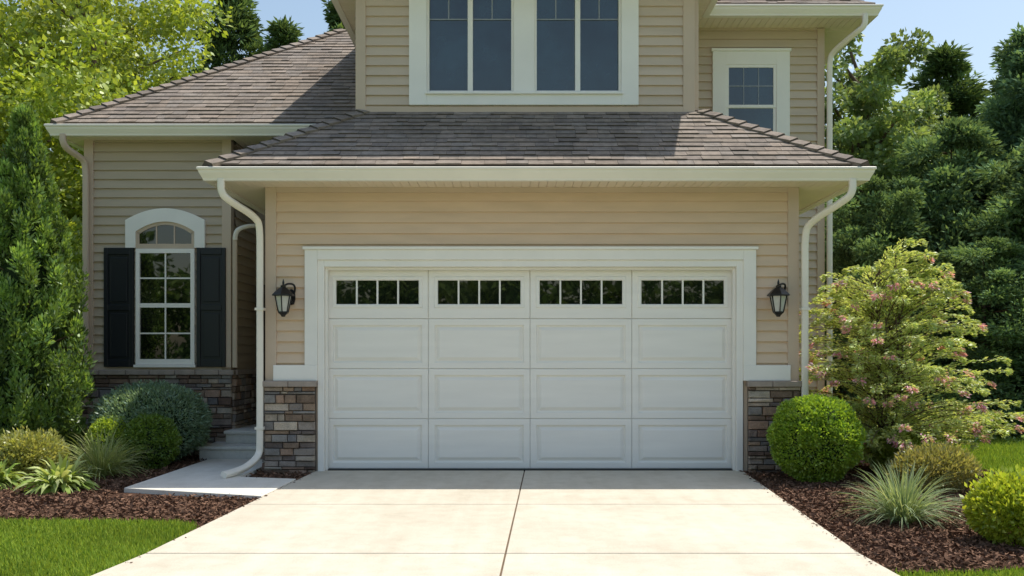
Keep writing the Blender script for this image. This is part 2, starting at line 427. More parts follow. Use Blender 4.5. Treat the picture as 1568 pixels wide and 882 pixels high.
# glass stands proud of the lap boards behind it
g.face([(3.265,MY-.034,4.72),(3.935,MY-.034,4.72),(3.935,MY-.034,5.1),(3.265,MY-.034,5.1)])
g.face([(3.265,MY-.037,5.14),(3.935,MY-.037,5.14),(3.935,MY-.037,5.71),(3.265,MY-.037,5.71)])
mt.box(3.265,3.935,MY-.045,MY-.039,5.42,5.435)
for t in (1/3,2/3): mt.box(3.265+.67*t-.006,3.265+.67*t+.006,MY-.046,MY-.040,5.145,5.705)
a.obj('window_frame',M_WHITE,W,.003); g.obj('glass',M_GLASS,W); mt.obj('muntins',bpy.data.materials['muntin_grey'],W)
W=empty('arched_window'); W.parent=H
a=MB(); g=MB(); t_=MB(); cx=-4.844; ya=WY-.07
def arch(mb,ro,ri,so,si,ho,hi,y0,y1,n=20):
    for i in range(n):
        t0=-1+2*i/n; t1=-1+2*(i+1)/n
        O=lambda t:(cx+ro*t,so+ho*(1-t*t)); I=lambda t:(cx+ri*t,si+hi*(1-t*t))
        q=[I(t0),I(t1),O(t1),O(t0)]
        mb.face([(p[0],y0,p[1]) for p in q])
        mb.face([(q[3][0],y0,q[3][1]),(q[2][0],y0,q[2][1]),(q[2][0],y1,q[2][1]),(q[3][0],y1,q[3][1])])
        mb.face([(q[0][0],y0,q[0][1]),(q[1][0],y0,q[1][1]),(q[1][0],y1,q[1][1]),(q[0][0],y1,q[0][1])])
arch(a,.554,.41,3.26,3.10,.165,.14,ya,WY)
a.face([(cx-.554,ya,2.875),(cx-.41,ya,2.875),(cx-.41,ya,3.10),(cx-.554,ya,3.26)])
a.face([(cx+.41,ya,2.875),(cx+.554,ya,2.875),(cx+.554,ya,3.26),(cx+.41,ya,3.10)])
for s in(-1,1):
    a.face([(cx+s*.554,ya,2.875),(cx+s*.554,WY,2.875),(cx+s*.554,WY,3.26),(cx+s*.554,ya,3.26)])
    a.face([(cx+s*.41,ya,2.875),(cx+s*.41,WY,2.875),(cx+s*.41,WY,3.10),(cx+s*.41,ya,3.10)])
    a.face([(cx+s*.41,ya,2.875),(cx+s*.554,ya,2.875),(cx+s*.554,WY,2.875),(cx+s*.41,WY,2.875)])
arch(t_,.41,.365,3.10,3.07,.14,.125,WY-.05,WY-.0)
t_.box(cx-.41,cx-.365,WY-.05,WY,2.93,3.09); t_.box(cx+.365,cx+.41,WY-.05,WY,2.93,3.09)
t_.box(cx-.41,cx+.41,WY-.058,WY,2.865,2.93)
for xx in(-.125,.125): t_.box(cx+xx-.01,cx+xx+.01,WY-.044,WY-.038,2.93,3.19)
nn=14
pts=[(cx-.37,WY-.036,2.92),(cx+.37,WY-.036,2.92)]+[(cx+.37*t,WY-.036,3.075+.125*(1-t*t)) for t in np.linspace(1,-1,nn)]
g.face(pts)
a.box(cx-.41,cx-.355,WY-.065,WY,1.245,2.862); a.box(cx+.355,cx+.41,WY-.065,WY,1.245,2.862)
a.box(cx-.355,cx+.355,WY-.065,WY,1.245,1.32); a.box(cx-.355,cx+.355,WY-.065,WY,2.80,2.862)
a.box(cx-.43,cx+.43,WY-.09,WY,1.205,1.243)
a.box(cx-.355,cx+.355,WY-.060,WY,2.04,2.10)
a.box(cx-.01,cx+.01,WY-.050,WY-.038,1.32,2.04); a.box(cx-.01,cx+.01,WY-.050,WY-.038,2.10,2.80)
for z in(1.68,2.45): a.box(cx-.355,cx-.012,WY-.049,WY-.038,z-.01,z+.01); a.box(cx+.012,cx+.355,WY-.049,WY-.038,z-.01,z+.01)
g.face([(cx-.355,WY-.036,1.32),(cx+.355,WY-.036,1.32),(cx+.355,WY-.036,2.80),(cx-.355,WY-.036,2.80)])
a.obj('window_frame',M_WHITE,W); t_.obj('transom_frame',M_TANTRIM,W); g.obj('glass',M_GLASSD,W)
s=MB()
for x0,x1 in((-5.70,-5.285),(-4.405,-4.00)):
    s.box(x0,x1,WY-.050,WY-.018,1.21,2.875)
    for q in((x0,x0+.055),(x1-.055,x1)): s.box(q[0],q[1],WY-.070,WY-.050,1.21,2.875)
    for z0,z1 in((1.21,1.31),(2.0,2.08),(2.78,2.875)): s.box(x0+.055,x1-.055,WY-.069,WY-.050,z0,z1)
    for z0,z1 in((1.35,1.96),(2.12,2.74)): s.box(x0+.09,x1-.09,WY-.062,WY-.050,z0,z1)
s.obj('shutters',M_BLACK,W,.006)

# roofs
rf=MB()
gs=.66
ze=3.52; ex0,ex1,ey=-3.45,4.0,-.53; d=1.53
zt=ze+gs*d
shingles(rf,[(ex0,ey,ze),(ex1,ey,ze),(ex1-d,ey+d,zt),(ex0+d,ey+d,zt)],(1,0,0))
shingles(rf,[(ex0,3.9,ze),(ex0,ey,ze),(ex0+d,ey+d,zt),(ex0+d,3.9,zt)],(0,-1,0))
shingles(rf,[(ex1,ey,ze),(ex1,3.0,ze),(ex1-d,3.0,zt),(ex1-d,ey+d,zt)],(0,1,0))
nF=(0,-gs,1);nL=(-gs,0,1);nR=(gs,0,1)
hipcap(rf,(ex0,ey,ze),(ex0+d,ey+d,zt),nF,nL); hipcap(rf,(ex1,ey,ze),(ex1-d,ey+d,zt),nF,nR)
ws_=.73; zw=4.55; wx,wy=-6.28,1.67; dw=3.35; zr=zw+ws_*dw
shingles(rf,[(wx,wy,zw),(-2.02,wy,zw),(-2.02,wy+dw,zr),(wx+dw,wy+dw,zr)],(1,0,0))
shingles(rf,[(wx,wy+2*dw,zw),(wx,wy,zw),(wx+dw,wy+dw,zr)],(0,-1,0))
shingles(rf,[(-2.02,wy+2*dw,zw),(wx,wy+2*dw,zw),(wx+dw,wy+dw,zr),(-2.02,wy+dw,zr)],(-1,0,0))
hipcap(rf,(wx,wy,zw),(wx+dw,wy+dw,zr),(0,-ws_,1),(-ws_,0,1))
zu=6.48; ux_0,ux_1,uy_=-2.48,2.83,.47; du=(ux_1-ux_0)/2; zp=zu+gs*du
shingles(rf,[(ux_0,uy_,zu),(ux_1,uy_,zu),(ux_0+du,uy_+du,zp)],(1,0,0))
shingles(rf,[(ux_0,6.0,zu),(ux_0,uy_,zu),(ux_0+du,uy_+du,zp),(ux_0+du,6.0,zp)],(0,-1,0))
shingles(rf,[(ux_1,uy_,zu),(ux_1,6.0,zu),(ux_0+du,6.0,zp),(ux_0+du,uy_+du,zp)],(0,1,0))
mx_0,mx_1,my_0,my_1=-2.48,5.28,2.47,9.6; dm=(my_1-my_0)/2; zm=zu+gs*dm
shingles(rf,[(mx_0,my_0,zu+.003),(mx_1,my_0,zu+.003),(mx_1-dm,my_0+dm,zm),(mx_0+dm,my_0+dm,zm)],(1,0,0))
shingles(rf,[(mx_1,my_0,zu),(mx_1,my_1,zu),(mx_1-dm,my_0+dm,zm)],(0,1,0))
shingles(rf,[(mx_0,my_1,zu),(mx_0,my_0,zu),(mx_0+dm,my_0+dm,zm)],(0,-1,0))
shingles(rf,[(mx_1,my_1,zu),(mx_0,my_1,zu),(mx_0+dm,my_0+dm,zm),(mx_1-dm,my_0+dm,zm)],(-1,0,0))
rf.obj('shingle_roof',M_SHING,H,cols=True)

gt=MB()
gutter(gt,[(-3.42,3.2),(-3.42,-.5),(3.97,-.5),(3.97,3.0)],3.49)
gutter(gt,[(-6.24,8),(-6.24,1.7),(-2.05,1.7)],4.52)
gutter(gt,[(-2.45,5),(-2.45,.5),(2.8,.5),(2.8,2.5),(5.25,2.5),(5.25,9)],6.45)
gt.obj('gutters',M_CREAM,H)
fs=MB(); sf=MB()
fs.box(-3.42,3.97,-.499,-.47,3.345,3.50); fs.box(-3.419,-3.39,-.47,3.2,3.345,3.50); fs.box(3.94,3.969,-.47,3,3.345,3.50)
fs.box(-6.24,-2.03,1.701,1.73,4.37,4.53); fs.box(-6.239,-6.21,1.73,8,4.37,4.53)
fs.box(-2.45,2.8,.501,.53,6.30,6.46); fs.box(-2.449,-2.42,.53,5,6.30,6.46); fs.box(2.77,2.799,.53,2.5,6.30,6.46); fs.box(2.8,5.25,2.501,2.53,6.30,6.46); fs.box(5.22,5.249,2.53,9,6.30,6.46)
fs.obj('fascia',M_CREAM,H)
def soff(x0,x1,y0,y1,z,ax):
    t=x0 if ax=='x' else y0; e=x1 if ax=='x' else y1
    while t<e-.01:
        t2=min(e,t+.10)
        if ax=='x': sf.box(t+.003,t2-.003,y0,y1,z,z+.012)
        else: sf.box(x0,x1,t+.003,t2-.003,z,z+.012)
        t=t2
    sf.box(x0,x1,y0,y1,z+.013,z+.02)
soff(-3.39,3.94,-.47,-.02,3.36,'x'); soff(-3.39,-2.94,-.02,3.2,3.36,'y'); soff(3.41,3.94,-.02,3,3.36,'y')
soff(-6.21,-2.03,1.73,1.98,4.385,'x'); soff(-6.21,-6.01,1.98,8,4.385,'y'); soff(-3.9,-2.03,1.98,3.2,4.385,'x')
soff(-2.42,2.77,.53,.98,6.31,'x'); soff(-2.42,-2.04,.98,5,6.31,'y'); soff(2.38,2.77,.98,2.53,6.31,'y')
soff(2.38,5.22,2.53,2.98,6.31,'x'); soff(4.73,5.22,2.98,9,6.31,'y')
sf.obj('soffit',M_SOFF,H)
ds=MB()
def spout(mb,p,r=.04): mb.tube(chaikin(p,3),r,12,square=True,sx=1.05,sy=.8)
spout(ds,[(-3.28,-.55,3.36),(-3.28,-.55,3.20),(-3.20,-.50,3.12),(-2.98,-.16,2.98),(-2.965,-.10,2.85),(-2.965,-.10,2.5),(-2.965,-.10,1.2),(-2.965,-.10,.32),(-2.97,-.13,.18),(-3.06,-.42,.07),(-3.18,-.78,.05)],.038)
spout(ds,[(3.84,-.55,3.36),(3.84,-.55,3.20),(3.76,-.50,3.12),(3.48,-.16,2.93),(3.445,-.10,2.80),(3.445,-.10,2.4),(3.445,-.10,1.2),(3.445,-.10,.1)],.038)
spout(ds,[(5.12,2.44,6.32),(5.12,2.44,6.15),(5.02,2.5,6.08),(4.80,2.88,5.92),(4.77,2.92,5.8),(4.77,2.92,5.4),(4.77,2.92,2),(4.77,2.92,.1)],.038)
spout(ds,[(-3.62,2.10,3.20),(-3.70,2.0,3.19),(-3.83,1.92,3.13),(-3.86,1.92,3.04),(-3.86,1.92,2.98)],.036)
for x,yy in((-2.965,-.10),(3.445,-.10)):
    for z in(.5,1.9): ds.box(x-.052,x+.052,yy-.040,yy+.06,z,z+.03)
ds.obj('downspouts',M_CREAM,H)
ds=MB()
spout(ds,[(-6.13,1.65,4.39),(-6.13,1.65,4.28),(-6.10,1.70,4.2),(-5.96,1.88,4.1),(-5.94,1.92,4.0),(-5.94,1.92,3.5),(-5.94,1.92,1.2)],.04)
spout(ds,[(-3.86,1.92,2.985),(-3.86,1.92,2.0),(-3.86,1.92,1.2)],.032)
ds.obj('tan_downspouts',M_TANTRIM,H)
ed=MB(); ed.box(-3.90,-2.94,3.13,3.17,.34,2.45); 
for z0,z1 in((.5,1.1),(1.2,2.3)):
    ed.box(-3.75,-3.1,3.115,3.13,z0,z1)
ed.obj('entry_door',M_BROWN,H,.01)
stp=MB(); stp.box(-4.12,-2.94,1.20,1.93,-.05,.17); stp.box(-3.90,-2.94,1.62,3.12,.171,.34)
stp.box(-4.15,-2.94,1.17,1.6,.13,.175); stp.box(-3.92,-2.94,1.59,2.6,.30,.345)
stp.obj('front_steps',M_CONC2,None,.01)

def lantern(x,s):
    E=empty('wall_lantern',(x,0,2.03)); m=MB(); g=MB()
    cy=-.18
    def hexr(r,z): return [(r*math.cos(math.pi/3*k+math.pi/6),cy+r*math.sin(math.pi/3*k+math.pi/6),z) for k in range(6)]
    def loft(mb,rs):
        R=[hexr(r,z) for r,z in rs]
        for A,B in zip(R[:-1],R[1:]):
            for k in range(6): mb.face([A[k],A[(k+1)%6],B[(k+1)%6],B[k]])
        mb.face(R[0][::-1]); mb.face(R[-1])
    loft(g,[(.054,-.150),(.092,.035)])
    loft(m,[(.02,-.21),(.03,-.19),(.064,-.160),(.064,-.148)])
    loft(m,[(.099,.03),(.134,.036),(.134,.046),(.104,.077),(.057,.122),(.031,.137),(.035,.152),(.012,.167),(.014,.19),(.004,.23)])
    A=hexr(.060,-.15);B=hexr(.098,.035)
    for p,q in zip(A,B): m.tube([p,q],.007,6)
    m.tube([(0,cy,-.14),(0,cy,-.05)],.014,8)
    m.tube(chaikin([(s*.06,-.02,.02),(s*.11,-.05,.10),(s*.11,-.10,.18),(s*.03,-.16,.18),(0,cy,.13)],2),.012,8)
    m.tube(chaikin([(s*.07,-.02,-.03),(s*.10,-.06,-.06),(s*.08,-.11,-.03),(s*.06,-.14,.03)],2),.008,8)
    n=16
    for y0,y1,r in((-.02,-.040,1.0),(-.040,-.055,.75)):
        ring=[(s*.06+.048*r*math.cos(2*math.pi*k/n),.095*r*math.sin(2*math.pi*k/n)+.03) for k in range(n)]
        m.face([(a,y1,b) for a,b in ring])
        for k in range(n):
            a=ring[k];b=ring[(k+1)%n]; m.face([(a[0],y0,a[1]),(b[0],y0,b[1]),(b[0],y1,b[1]),(a[0],y1,a[1])])
    m.obj('lantern_frame',M_METAL,E); g.obj('lantern_glass',M_LGL,E)
lantern(-2.67,1); lantern(3.11,1)

# ------------------------------------------------------------ GROUND
gm=MB(); gm.face([(-300,-300,-.06),(300,-300,-.06),(300,300,-.06),(-300,300,-.06)]); gm.obj('ground',M_GRASSG)
def dl(y): return -2.33+ (-y)*-.045 if y>-5.3 else -2.57-( -y-5.3)*.16
def dr(y): return 2.74-(-y)*.073 if y>-5.3 else 2.353+(-y-5.3)*.05
def dc(y): return .147+y*.042
ys=[.05,-2.47,-4.59,-6.9,-9.2,-11.6,-14.5,-18]
dv=MB()
for a_,b_ in zip(ys[:-1],ys[1:]):
    g_=.006; gy=.010; a2=a_-gy; b2=b_+gy
    dv.prism([(dl(b2),b2),(dc(b2)-g_,b2),(dc(a2)-g_,a2),(dl(a2),a2)],-.12,0)
    dv.prism([(dc(b2)+g_,b2),(dr(b2),b2),(dr(a2),a2),(dc(a2)+g_,a2)],-.12,0)
dv.prism([(-2.225,.056),(2.659,.056),(2.659,2),(-2.225,2)],-.12,0)
dv.obj('driveway',M_CONC,None,.006)
jb=MB(); jb.prism([(-2.9,-18),(2.4,-18),(2.3,-5.3),(2.70,.0),(-2.3,.0),(-2.5,-5.3)],-.11,-.012); jb.obj('driveway_joint_filler',M_JOINT)
rd=MB(); rd.box(-150,150,-28,-18.1,-.05,-.045); rd.obj('unseen_road',surf('pale_bounce_road',(.42,.40,.36),.9,.15,.6,.4,80))  # unseen street behind the camera, made pale to bounce light onto the front
wk=MB(); wk.prism([(-3.98,-1.50),(-2.42,-2.05),(-2.375,-.80),(-3.05,-.62),(-3.05,1.16),(-3.98,1.16)],-.10,.012); wk.obj('walkway',M_WALK,None,.006)

bedL=[(-9,-3.0),(-7,-3.05),(-5,-3.10),(-3.9,-3.12),(-3.2,-3.14),(-2.85,-3.18),(-2.64,-3.27),(-2.55,-3.45),(-2.53,-3.6),(-2.48,-3.6),(-2.40,-1.8),(-2.36,-1.0),(-2.30,-.02),(-2.9,.2),(-3.6,2.1),(-6,2.1),(-9,4)]
bedR=[(2.70,.05),(2.62,-1.5),(2.50,-3.0),(2.38,-4.8),(2.45,-5.0),(3.0,-4.98),(3.9,-4.75),(4.6,-4.2),(5.0,-3.2),(5.3,-2.0),(5.75,-1.0),(5.7,0.1),(5.3,.9),(4.9,1.8),(4.9,3.5),(3.3,3.5),(3.3,.1)]
mu=MB()
for p in(bedL,bedR): mu.face([(x,y,-.035) for x,y in p])
mu.obj('mulch_bed',M_MULCH)
def inpoly(X,Y,poly):
    r=np.zeros(len(X),bool); n=len(poly)
    for i in range(n):
        x1,y1=poly[i];x2,y2=poly[(i+1)%n]
        c=((y1>Y)!=(y2>Y))&(X<(x2-x1)*(Y-y1)/((y2-y1)+1e-12)+x1); r^=c
    return r

# ------------------------------------------------------------ foliage engine
def unit(a): return a/(np.linalg.norm(a,axis=1,keepdims=True)+1e-9)
def quads_obj(name,V,cols,mat,parent=None,link=True):
    n=len(V); me=bpy.data.meshes.new(name)
    me.vertices.add(n*4); me.vertices.foreach_set('co',V.reshape(-1).astype(np.float32))
    me.loops.add(n*4); me.loops.foreach_set('vertex_index',np.arange(n*4,dtype=np.int32))
    me.polygons.add(n); me.polygons.foreach_set('loop_start',np.arange(0,n*4,4,dtype=np.int32))
    me.update(calc_edges=True)
    ca=me.color_attributes.new('Col','FLOAT_COLOR','CORNER')
    c4=np.concatenate([cols,np.ones((n,1))],1); ca.data.foreach_set('color',np.repeat(c4,4,0).astype(np.float32).ravel())
    me.materials.append(mat)
    o=bpy.data.objects.new(name,me); 
    if link: COL.objects.link(o)
    if parent: o.parent=parent
    return o
def leafq(P,D,L,W,fold=.08):
    n=len(P); D=unit(D); R=rng.normal(size=(n,3)); S=unit(np.cross(D,R)); Nn=np.cross(S,D)
    L=np.broadcast_to(np.asarray(L,float).reshape(-1,1),(n,1)); W=np.broadcast_to(np.asarray(W,float).reshape(-1,1),(n,1))
    mid=P+D*L*.45+Nn*L*fold
    return np.stack([P,mid+S*W/2,P+D*L,mid-S*W/2],1)
def clumps(C,Rad,n,bias=(0,0,.2),rnd=.8,pw=.45):
    m=len(C); d=unit(rng.normal(size=(m*n,3))); r=rng.random((m*n,1))**pw
    C2=np.repeat(C,n,0); R2=np.repeat(Rad,n,0)
    P=C2+d*r*R2; D=d+rng.normal(size=d.shape)*rnd*.6+np.array(bias)
    return P,D,np.repeat(np.arange(m),n)
def colr(n,base,alt,idx=None,cl=.3,lv=.2):
    t=rng.random((n,1)); c=np.array(base)*(1-t)+np.array(alt)*t
    if idx is not None:
        f=1+ (rng.random(idx.max()+1)*2-1)*cl; c=c*f[idx][:,None]
    return c*(1+(rng.random((n,1))*2-1)*lv)

def deciduous(name,h,R,zb,base,alt,nc=130,nl=330,L=.15,seed=0):
    E=empty(name); 
    C=[]
    while len(C)<nc:
        p=rng.normal(size=3); p/=np.linalg.norm(p); p*=rng.random()**.33
        z=zb+(h-zb)*(p[2]*.5+.5); sh=1.0-.25*abs(p[2])
        C.append((p[0]*R*sh,p[1]*R*sh,z))
    C=np.array(C); rad=np.stack([rng.uniform(.5,.95,nc)]*3,1)*np.array([1,1,.6])*(R/4)
    P,D,i=clumps(C,rad,nl,(0,0,-.1),1.2)
    Ls=rng.uniform(.7,1.3,len(P))*L
    quads_obj('crown',leafq(P,D,Ls,Ls*.6),colr(len(P),base,alt,i,.3,.25),M_LEAF,E)
    t=MB(); top=h*.8
    tr_=[(0,0,-.1),(.05,0,h*.15),(-.05,.08,h*.35),(.1,-.05,h*.55),(0,0,top)]
    t.tube(chaikin(tr_,2),list(np.linspace(.22,.04,len(chaikin(tr_,2)))),10)
    order=rng.permutation(nc)[:48]
    for k in order:
        c=C[k]; z0=max(h*.15,min(top,c[2]-np.hypot(c[0],c[1])*.8)); a=Vector((0,0,z0)); b=Vector(c); mid=(a+b)/2+Vector((rng.normal()*.15,rng.normal()*.15,-.15+.3*rng.random()))
        p=chaikin([a,mid,b],2); t.tube(p,list(np.linspace(.075,.012,len(p))),6)
    t.obj('trunk',M_BARK,E)
    return E
def conifer(name,h,R,base,alt,nb=300,nl=170,L=.17,pw=.75,fluff=1.0,rag=.3,W=.32):
    E=empty(name); C=[];Ra=[];T=[]
    ph=rng.random(4)*6.283
    for k in range(nb):
        f=rng.random()**1.2*.985; z=h*f; az=rng.random()*6.283
        lump=1+rag*.8*math.sin(3*az+ph[0]+z*1.1)+rag*.6*math.sin(5*az+ph[1]-z*1.9)
        r=R*((1-f)**pw)*min(1,.7+f/.12*.3)*(1-rag*rng.random()**1.5+.08)*lump
        if rng.random()<.10: r*=1.22
        C.append((r*.9*math.cos(az),r*.9*math.sin(az),z-.14*r)); s=(.15+.24*(1-f))*R/1.6*fluff*rng.uniform(.6,1.3)
        Ra.append((s*1.1,s*1.1,s*.6))
    C=np.array(C);Ra=np.array(Ra)
    P,D,i=clumps(C,Ra,nl,(0,0,.12),.9,.5)
    out=P*np.array([1,1,0]); D=D+unit(out)*.6
    Ls=rng.uniform(.6,1.3,len(P))*L
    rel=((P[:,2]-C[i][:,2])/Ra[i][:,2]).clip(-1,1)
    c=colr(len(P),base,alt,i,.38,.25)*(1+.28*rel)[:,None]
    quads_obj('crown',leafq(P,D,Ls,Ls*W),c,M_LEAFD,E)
    t=MB(); t.tube([(0,0,-.1),(0,0,h*.5),(0,0,h*.97)],[h*.016,h*.010,.01],8)
    for k in range(0,nb,4):
        c=C[k]; t.tube([(0,0,c[2]*.97),(c[0],c[1],c[2])],[.03,.008],5)
    t.obj('trunk',M_BARK,E)
    return E
def copy_tree(E,name,loc,rot=0,sc=(1,1,1)):
    e=empty(name,loc); e.rotation_euler=(0,0,rot); e.scale=sc
    for c in E.children:
        o=bpy.data.objects.new(c.name,c.data); COL.objects.link(o); o.parent=e
    return e
YG=(.27,.37,.05);YG2=(.42,.48,.08)
T1=deciduous('maple_tree',12.8,4.6,1.8,YG,YG2,190,290,.16); T1.location=(-11.3,14,0)
copy_tree(T1,'maple_tree',(-16.5,11,0),2.0,(.9,.9,.95))
copy_tree(T1,'maple_tree',(-14.5,19,0),3.1,(1.1,1.1,1.12))
copy_tree(T1,'maple_tree',(-8.0,11.5,0),4.0,(.60,.60,.60))
T2=deciduous('alder_tree',10.3,2.5,1.0,(.20,.30,.10),(.31,.39,.15),170,260,.15); T2.location=(9.4,13.5,0)
copy_tree(T2,'alder_tree',(7.2,15,0),1.3,(.95,.95,.93)); copy_tree(T2,'alder_tree',(11.4,15.5,0),2.6,(.9,.9,.88))
P1=conifer('pine_tree',15,3.3,(.10,.165,.07),(.17,.25,.10),330,150,.26,.8,1.25,.4); P1.location=(-9.9,22,0)
copy_tree(P1,'pine_tree',(-6.2,23,0),1.0,(.9,.9,.97)); copy_tree(P1,'pine_tree',(-7.9,21,0),2.4,(.9,.9,.86)); copy_tree(P1,'pine_tree',(-3.5,24,0),3.4,(.95,.95,.9))
copy_tree(P1,'pine_tree',(12.8,16.5,0),1.7,(1,1,.70)); copy_tree(P1,'pine_tree',(15.4,17,0),.6,(1,1,.72)); copy_tree(P1,'pine_tree',(18.5,17,0),2.6,(1,1,.74))
S1=conifer('spruce_tree',8.6,2.3,(.10,.18,.10),(.19,.29,.15),330,200,.15,.55,1.35,.42,.36); S1.location=(11.5,9.3,0)
S2=conifer('cedar_tree',6.2,2.0,(.12,.20,.10),(.22,.32,.15),250,230,.13,.38,1.5,.40,.4); S2.location=(9.1,8.2,0)
copy_tree(S1,'spruce_tree',(13.8,8.5,0),2.0,(1.05,1.05,.88)); 
copy_tree(S2,'cedar_tree',(7.3,7.4,0),4.0,(.85,.85,.80)); copy_tree(S2,'cedar_tree',(10.3,6.3,0),3.0,(.95,.95,.92)); copy_tree(S2,'cedar_tree',(6.4,9.5,0),5.0,(.8,.8,.95))
copy_tree(S2,'cedar_tree',(8.5,5.7,0),.4,(.75,.75,.56)); copy_tree(S2,'cedar_tree',(12.2,5.4,0),2.7,(.9,.9,1.0)); copy_tree(S2,'cedar_tree',(11.9,8.0,0),1.7,(1,1,1.1))

def mass(name,xs,ys_,hs,n,base,alt,L):
    C=[];Ra=[]
    for k in range(n):
        x=rng.uniform(*xs); h=rng.uniform(*hs)*(1+.15*math.sin(x*.7)); z=h*rng.random()**.7
        C.append((x,rng.uniform(*ys_),z)); Ra.append((1.3,1.0,.9))
    P,D,i=clumps(np.array(C),np.array(Ra),80,(0,0,.1),1)
    Ls=rng.uniform(.7,1.3,len(P))*L
    quads_obj(name,leafq(P,D,Ls,Ls*.6),colr(len(P),base,alt,i,.4,.25),M_LEAFD)
mass('distant_trees',(-60,-13),(27,34),(8,11),330,(.08,.15,.04),(.15,.22,.07),.5)
mass('distant_trees',(-13,60),(24,34),(7,9),420,(.06,.12,.05),(.12,.18,.07),.5)
mass('street_side_trees',(-45,45),(-52,-46),(5,8),420,(.12,.20,.05),(.22,.30,.09),.6)

# arborvitae
E=empty('arborvitae_tree',(-6.10,.6,0))
h=4.56; nb=560; C=[];Ra=[]
def prof(f): return .68*(min(1,(f+.05)/.22)**.5)*(1-max(0,(f-.25)/.75)**1.35)+.015
for k in range(nb):
    f=rng.random()**1.1*.965; z=h*f; az=rng.random()*6.283; r=prof(f)*(1.05-.45*rng.random()**1.6)*(1+.09*math.sin(4*az+z*2.3)+.07*math.sin(7*az-z*3.7))
    s=(.045+.085*(1-f))*rng.uniform(.65,1.3); C.append((r*math.cos(az),r*math.sin(az),z)); Ra.append((s,s,s*2.1))
C=np.array(C);Ra=np.array(Ra)
P,D,i=clumps(C,Ra,125,(0,0,1.3),.8)
Ls=rng.uniform(.6,1.3,len(P))*.07
P[:,2]=np.maximum(P[:,2],.02)
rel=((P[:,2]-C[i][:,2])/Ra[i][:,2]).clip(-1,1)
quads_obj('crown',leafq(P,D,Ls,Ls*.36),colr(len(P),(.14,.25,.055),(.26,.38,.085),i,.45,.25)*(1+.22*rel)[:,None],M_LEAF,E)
t=MB(); t.tube([(0,0,-.1),(0,0,2),(0,0,h*.95)],[.07,.05,.01],8)
for k in range(0,nb,3):
    c=C[k]; t.tube([(0,0,max(.1,c[2]-.25)),(c[0],c[1],c[2])],[.012,.005],4)
for a in range(5): t.tube([(0,0,-.05),(.08*math.cos(a*1.3),.08*math.sin(a*1.3),.5),(.3*math.cos(a*1.3),.3*math.sin(a*1.3),1.2)],[.035,.03,.01],6)
t.obj('trunk',M_BARK,E)
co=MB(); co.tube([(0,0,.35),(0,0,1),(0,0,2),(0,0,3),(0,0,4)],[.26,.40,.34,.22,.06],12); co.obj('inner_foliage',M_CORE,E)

def shrub(name,loc,R,Hh,n,L,Wf,base,alt,lobes=40,lob=.16,up=.3,mat=None,core=.8):
    E=empty(name,loc)
    d=unit(rng.normal(size=(lobes,3))); d[:,2]=np.abs(d[:,2])*1.0-.25*rng.random(lobes)
    cz=Hh*.5
    C=np.stack([d[:,0]*R*(1-lob),d[:,1]*R*(1-lob),cz+ (d[:,2])*cz*(1-lob)],1)
    d2=unit(rng.normal(size=(n//2,3)))
    bump=1+.035*np.sin(d2[:,0]*9+1)*np.sin(d2[:,1]*8)+.03*np.sin(d2[:,2]*11)
    P0=d2*np.array([R,R,Hh/2])*(bump*(rng.uniform(.88,.99,n//2)))[:,None]+np.array([0,0,cz])
    P1_,D1,i1=clumps(C,np.full((lobes,3),R*lob*1.35),(n-n//2)//lobes,(0,0,up),.8)
    P=np.concatenate([P0,P1_]); D=np.concatenate([d2+rng.normal(size=d2.shape)*.6+np.array([0,0,up]),D1])
    idx=np.concatenate([np.full(len(P0),lobes),i1]); k=P[:,2]>-.02; P=P[k];D=D[k];idx=idx[k]
    Ls=rng.uniform(.7,1.3,len(P))*L
    quads_obj('leaves',leafq(P,D,Ls,Ls*Wf),colr(len(P),base,alt,idx,.22,.3),mat or M_LEAF,E)
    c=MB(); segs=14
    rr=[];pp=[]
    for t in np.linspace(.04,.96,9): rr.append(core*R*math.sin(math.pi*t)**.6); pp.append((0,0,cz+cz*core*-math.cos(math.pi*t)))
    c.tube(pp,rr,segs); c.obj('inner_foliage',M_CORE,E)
    return E
BX=(.22,.37,.04);BX2=(.36,.50,.06)
shrub('boxwood_shrub',(3.35,-.78,-.03),.50,.97,36000,.032,.62,BX,BX2,60,.10)
shrub('boxwood_shrub',(-4.42,.35,-.03),.33,.68,14000,.032,.6,(.15,.26,.035),(.24,.36,.05),30,.12)
shrub('boxwood_shrub',(-4.92,.48,-.03),.32,.66,14000,.032,.6,(.28,.40,.05),(.44,.54,.07),30,.14)
shrub('juniper_shrub',(-4.68,1.05,-.03),.72,1.04,26000,.055,.3,(.17,.27,.18),(.30,.41,.28),70,.2,.3)
shrub('golden_shrub',(3.72,-4.15,-.03),.32,.50,9000,.042,.55,(.34,.45,.04),(.54,.60,.07),50,.42,.6,core=.45)
shrub('spirea_shrub',(4.35,-1.45,-.03),.40,.42,8000,.05,.35,(.30,.32,.10),(.45,.40,.16),40,.34,.7,core=.4)
shrub('spirea_shrub',(4.55,-.1,-.03),.36,.52,8000,.05,.5,(.26,.37,.05),(.42,.50,.09),30,.25,.5,core=.5)
shrub('yellow_shrub',(-5.45,-.55,-.03),.40,.50,9000,.05,.45,(.38,.42,.10),(.58,.57,.22),40,.38,.6,core=.5)
shrub('yellow_shrub',(-6.2,-.1,-.03),.40,.55,7000,.05,.45,(.24,.32,.07),(.38,.42,.12),36,.25,.6,core=.6)

